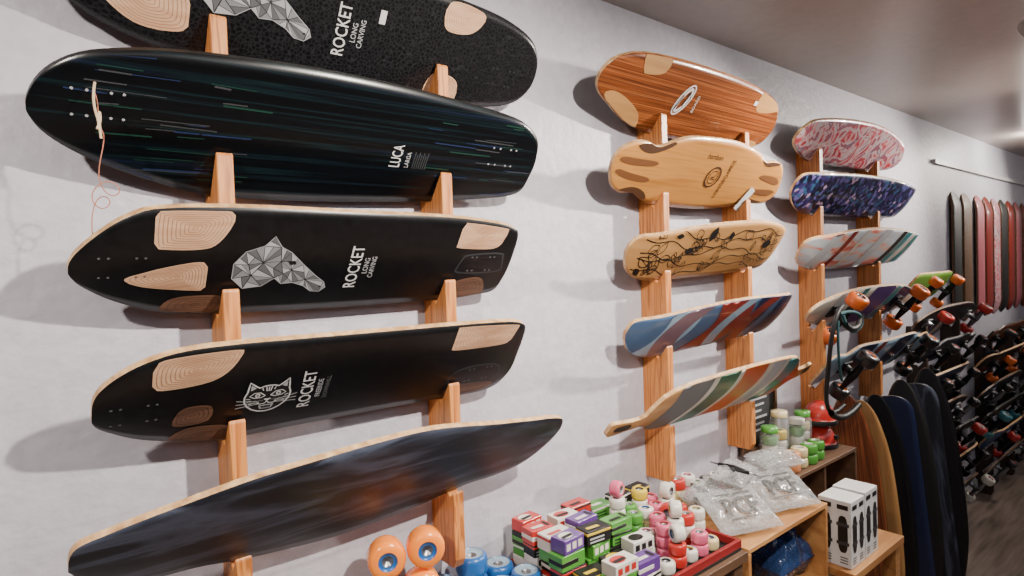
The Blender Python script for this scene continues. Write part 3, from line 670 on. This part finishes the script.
for ix in range(8):
    x=1.47+ix*.052
    stack(x,-.08,.8455,[wc[(ix*7+k)%len(wc)] for k in range(3 if ix<3 else 2)],'loose wheels on the crate',.0245,.0325)

def bag(x,y,z,w,d,h,rz,rx=.15,txt=None,seed=0,truck=False,label='crumpled clear plastic bag of parts',mt='clear_plastic',hf=.3):
    N,Mx=30,22; vs=[];fs=[]
    for s in (1,-1):
        for i in range(N+1):
            for j in range(Mx+1):
                u,v=i/N*2-1,j/Mx*2-1
                e=(1-u**6)*(1-v**4); nz=noise.noise(Vector((u*2.0+seed,v*1.8,s*3)))+hf*noise.noise(Vector((u*7+seed,v*7,s)))
                hh=h/2*max(e,0)**.6*(1+.5*nz)
                vs.append((u*w/2*(1+.03*nz),v*d/2*(1+.05*nz),hh+h/2 if s>0 else h/2-min(hh,h/2-.001)))
    q=Mx+1; off=(N+1)*q
    for i in range(N):
        for j in range(Mx):
            a=(i*q+j,(i+1)*q+j,(i+1)*q+j+1,i*q+j+1); fs.append(a); fs.append(tuple(off+k for k in a[::-1]))
    mb=MB(); mb.add(vs,fs,mt,True)
    if txt:
        V,F=textgeo(txt)
        zt=max(p[2] for p in vs)+.001
        sw=.062
        for k in (-.0012,.0012):
            mb.add([(p[0]*sw*1.1+k,p[1]*sw*1.35-.006,zt+k*.1) for p in V],F,'ink')
        for a0,a1,b in ((-.06,-.01,.038),(.0,.06,.038),(-.06,.03,-.044)): mb.add([(a0,b,zt),(a1,b,zt),(a1,b+.005,zt),(a0,b+.005,zt)],[(0,1,2,3)],'ink')
    o=obj('plastic_bag',mb.mesh('plastic_bag'),label+(' with black lettering' if txt else ''),'bag','clear plastic bags on the crates'); o.location=(x,y,z); o.rotation_euler=(rx,0,rz)
    if truck:
        obj('bag_contents',TR['darkmetal'],'dark metal parts inside',parent=o,mw=Matrix.Translation((-.02,0,.004))@Matrix.Rotation(seed,4,'Z')@Matrix.Scale(.6,4))
    return o
bag(1.545,-.265,.885,.20,.15,.03,-.35,.50,'PCF',1)
bag(1.775,-.265,.885,.20,.15,.03,-.35,.50,'PCF',5)
bag(1.57,-.150,.885,.19,.09,.05,.1,.1,None,9,True,hf=.5)
bag(1.79,-.150,.885,.2,.09,.05,.1,.1,None,21,True,hf=.5)
bag(1.67,-.18,.935,.2,.10,.035,.3,.15,None,44,True,hf=.5)
bag(1.90,-.19,.925,.17,.11,.04,-.3,.15,None,12,hf=.5)
bag(1.78,-.22,.616,.2,.2,.14,.0,.1,None,15,mt='blue_plastic',label='crumpled dark blue plastic bag inside the crate',hf=.5)
def jar(x,y,z,r,h,lid,fill):
    root=obj('jar',None,'clear jar of %s wheels with %s lid'%(cn(fill),cn(lid)),'jar','jars on the crate'); root.location=(x,y,z)
    mb=MB(); mb.lathe([(.0001,0),(r,0),(r,h*.86),(r*.8,h*.95),(r*.8,h)],'jar_glass',24); obj('glass',mb.mesh('glass'),parent=root)
    mb=MB(); mb.lathe([(r*.86,h*.96),(r*.86,h+.014),(.0001,h+.014)],lid,24); obj('lid',mb.mesh('lid'),parent=root)
    for q in range(3): obj('wheel',wheel(fill if q%2==0 else 'w_white','w_green',.027,.035),parent=root,mw=Matrix.Translation((0,0,.022+q*.037)))
for x,y,r,h,lid,t in ((2.06,-.09,.034,.13,'w_green','w_green'),(2.15,-.08,.034,.17,'w_cream','w_yellow'),(2.24,-.10,.034,.13,'w_white','w_green'),(2.33,-.08,.034,.14,'w_green','w_cream')): jar(x,y,.8605,r,h,lid,t)
for x,y,t in ((2.06,-.17,'w_peach'),(2.125,-.165,'w_cream'),(2.19,-.17,'w_green'),(2.255,-.165,'w_green')): stack(x,y,.8605,[(t,'w_white')]*2,'loose wheels on the crate',.029,.035)
def pad(x,y,z,rz,k='w_red'):
    mb=MB(); prof=[(.06*math.sin(a),.075*math.cos(a)) for a in [i*math.pi/2/8 for i in range(8,-1,-1)]]
    mb.lathe([(.063,-.012),(.064,0)]+prof,k,22)
    mb.lathe([(.066,-.014),(.068,-.004),(.064,.004)],'rubber',22)
    mb.box(-.012,.012,-.067,.067,.02,.034,'rubber')
    o=obj('knee_pad',mb.mesh('knee_pad'),'red and black protective pad','protective pad','protective pads on the crate'); o.location=(x,y,z+.014); o.rotation_euler=(.0,0,rz)
pad(2.43,-.10,.8605,.2); pad(2.43,-.10,.952,.8,'w_red')

# carry strap clipped to the white longboard (a part of that board)
M['tealstrap']=mat('teal_webbing',(28,74,80),.8)
iv=LB4.matrix_world.inverted()
SL=[([(2.42,-.25,1.43),(2.37,-.25,1.41),(2.34,-.24,1.32),(2.36,-.22,1.18),(2.37,-.20,1.06),(2.44,-.20,1.01),(2.54,-.20,1.04)],'rubber',.008),
([(2.42,-.24,1.40),(2.48,-.25,1.41),(2.58,-.25,1.39),(2.60,-.25,1.35),(2.52,-.25,1.32),(2.45,-.25,1.34),(2.44,-.24,1.40)],'tealstrap',.007),
([(2.44,-.25,1.36),(2.50,-.25,1.32),(2.58,-.25,1.34),(2.58,-.25,1.39)],'rubber',.011),
([(2.38,-.25,1.38),(2.37,-.25,1.27),(2.41,-.24,1.18),(2.45,-.23,1.15)],'tealstrap',.005),
([(2.38,-.22,1.04),(2.44,-.22,.995),(2.54,-.22,1.0),(2.62,-.22,1.03)],'rubber',.012)]
for p,k,r in SL: tube('carry_strap',[iv@(Vector(a)-Vector((.12,0,0))) for a in p],r,k,parent=LB4,label='black and teal webbing carry strap')

def spothead(x,y,aim):
    root=obj('ceiling_spotlight',None,'small white adjustable ceiling spotlight','ceiling light','ceiling spotlights'); root.location=(x,y,ZC)
    mb=MB(); mb.lathe([(.0001,-.02),(.045,-.02),(.045,0)],'trim',24); obj('base',mb.mesh('base'),parent=root)
    mb=MB(); mb.lathe([(.006,-.05),(.006,-.02)],'trim',10); obj('stem',mb.mesh('stem'),parent=root)
    mb=MB(); mb.lathe([(.0001,.05),(.03,.045),(.035,0),(.04,-.05),(.036,-.05),(.03,-.01),(.0001,-.005)],'trim',24)
    h=obj('lamp_shade',mb.mesh('lamp_shade'),parent=root); d=Vector(aim)-Vector((x,y,ZC-.08)); h.rotation_mode='QUATERNION'; h.rotation_quaternion=(-d).to_track_quat('Z','Y'); h.location=(0,0,-.085)
LP=[(-.7,-1.1,(.1,0,1.2)),(.95,-1.35,(.7,0,1.15)),(2.36,-.80,(1.6,0,1.25)),(4.0,-1.0,(3.0,0,1.4)),(5.9,-.9,(5,0,1.5))]
EN=[30,62,54,46,24]
for (x,y,a),e in zip(LP,EN):
    spothead(x,y,a)
    l=bpy.data.lights.new('spot','SPOT'); l.energy=e*3.4; l.spot_size=math.radians(106); l.spot_blend=1.0; l.shadow_soft_size=.028; l.color=(1,.91,.80)
    o=bpy.data.objects.new('spot_light',l); COL.objects.link(o); d=Vector(a)-Vector((x,y,ZC-.16)); o.location=Vector((x,y,ZC-.085))+d.normalized()*.07; o.rotation_mode='QUATERNION'; o.rotation_quaternion=(-d).to_track_quat('Z','Y')
for x,e in ((0.5,17),(3.5,14),(7,10)):
    l=bpy.data.lights.new('fill','AREA'); l.shape='RECTANGLE'; l.size=2.4; l.size_y=1.2; l.energy=e; l.color=(.92,.94,1)
    o=bpy.data.objects.new('fill_light',l); COL.objects.link(o); o.location=(x,-2.4,ZC-.03); o.rotation_euler=(math.radians(25),0,0)
for x,y,z,e in ((5.1,-.30,2.30,10),(3.2,-.80,2.30,3.0),(4.0,-1.5,2.1,5),(2.2,-1.9,2.1,3.5),(7.5,-1,2.1,6)):
    l=bpy.data.lights.new('glow','POINT'); l.energy=e; l.shadow_soft_size=.05; l.color=(1,.94,.88)
    o=bpy.data.objects.new('glow_light',l); COL.objects.link(o); o.location=(x,y,z)
w=bpy.data.worlds.new('world'); SC.world=w; w.use_nodes=True; w.node_tree.nodes['Background'].inputs[0].default_value=(.8,.85,1,1); w.node_tree.nodes['Background'].inputs[1].default_value=.3

# ------------------------------------------------------------ camera
Xc=Vector((748,43,-600)).normalized()
Zc=Vector((-695,20468,600)); Zc=(Zc-Xc*Zc.dot(Xc)).normalized()
Yc=Zc.cross(Xc)
R=Matrix((Xc,Yc,Zc))
cd=bpy.data.cameras.new('camera'); cam=bpy.data.objects.new('camera',cd); COL.objects.link(cam)
cd.sensor_width=36; cd.lens=600/1024*36; cd.clip_start=.02
cam.matrix_world=Matrix.Translation((0,-1.2,1.6))@R.to_4x4()
SC.camera=cam
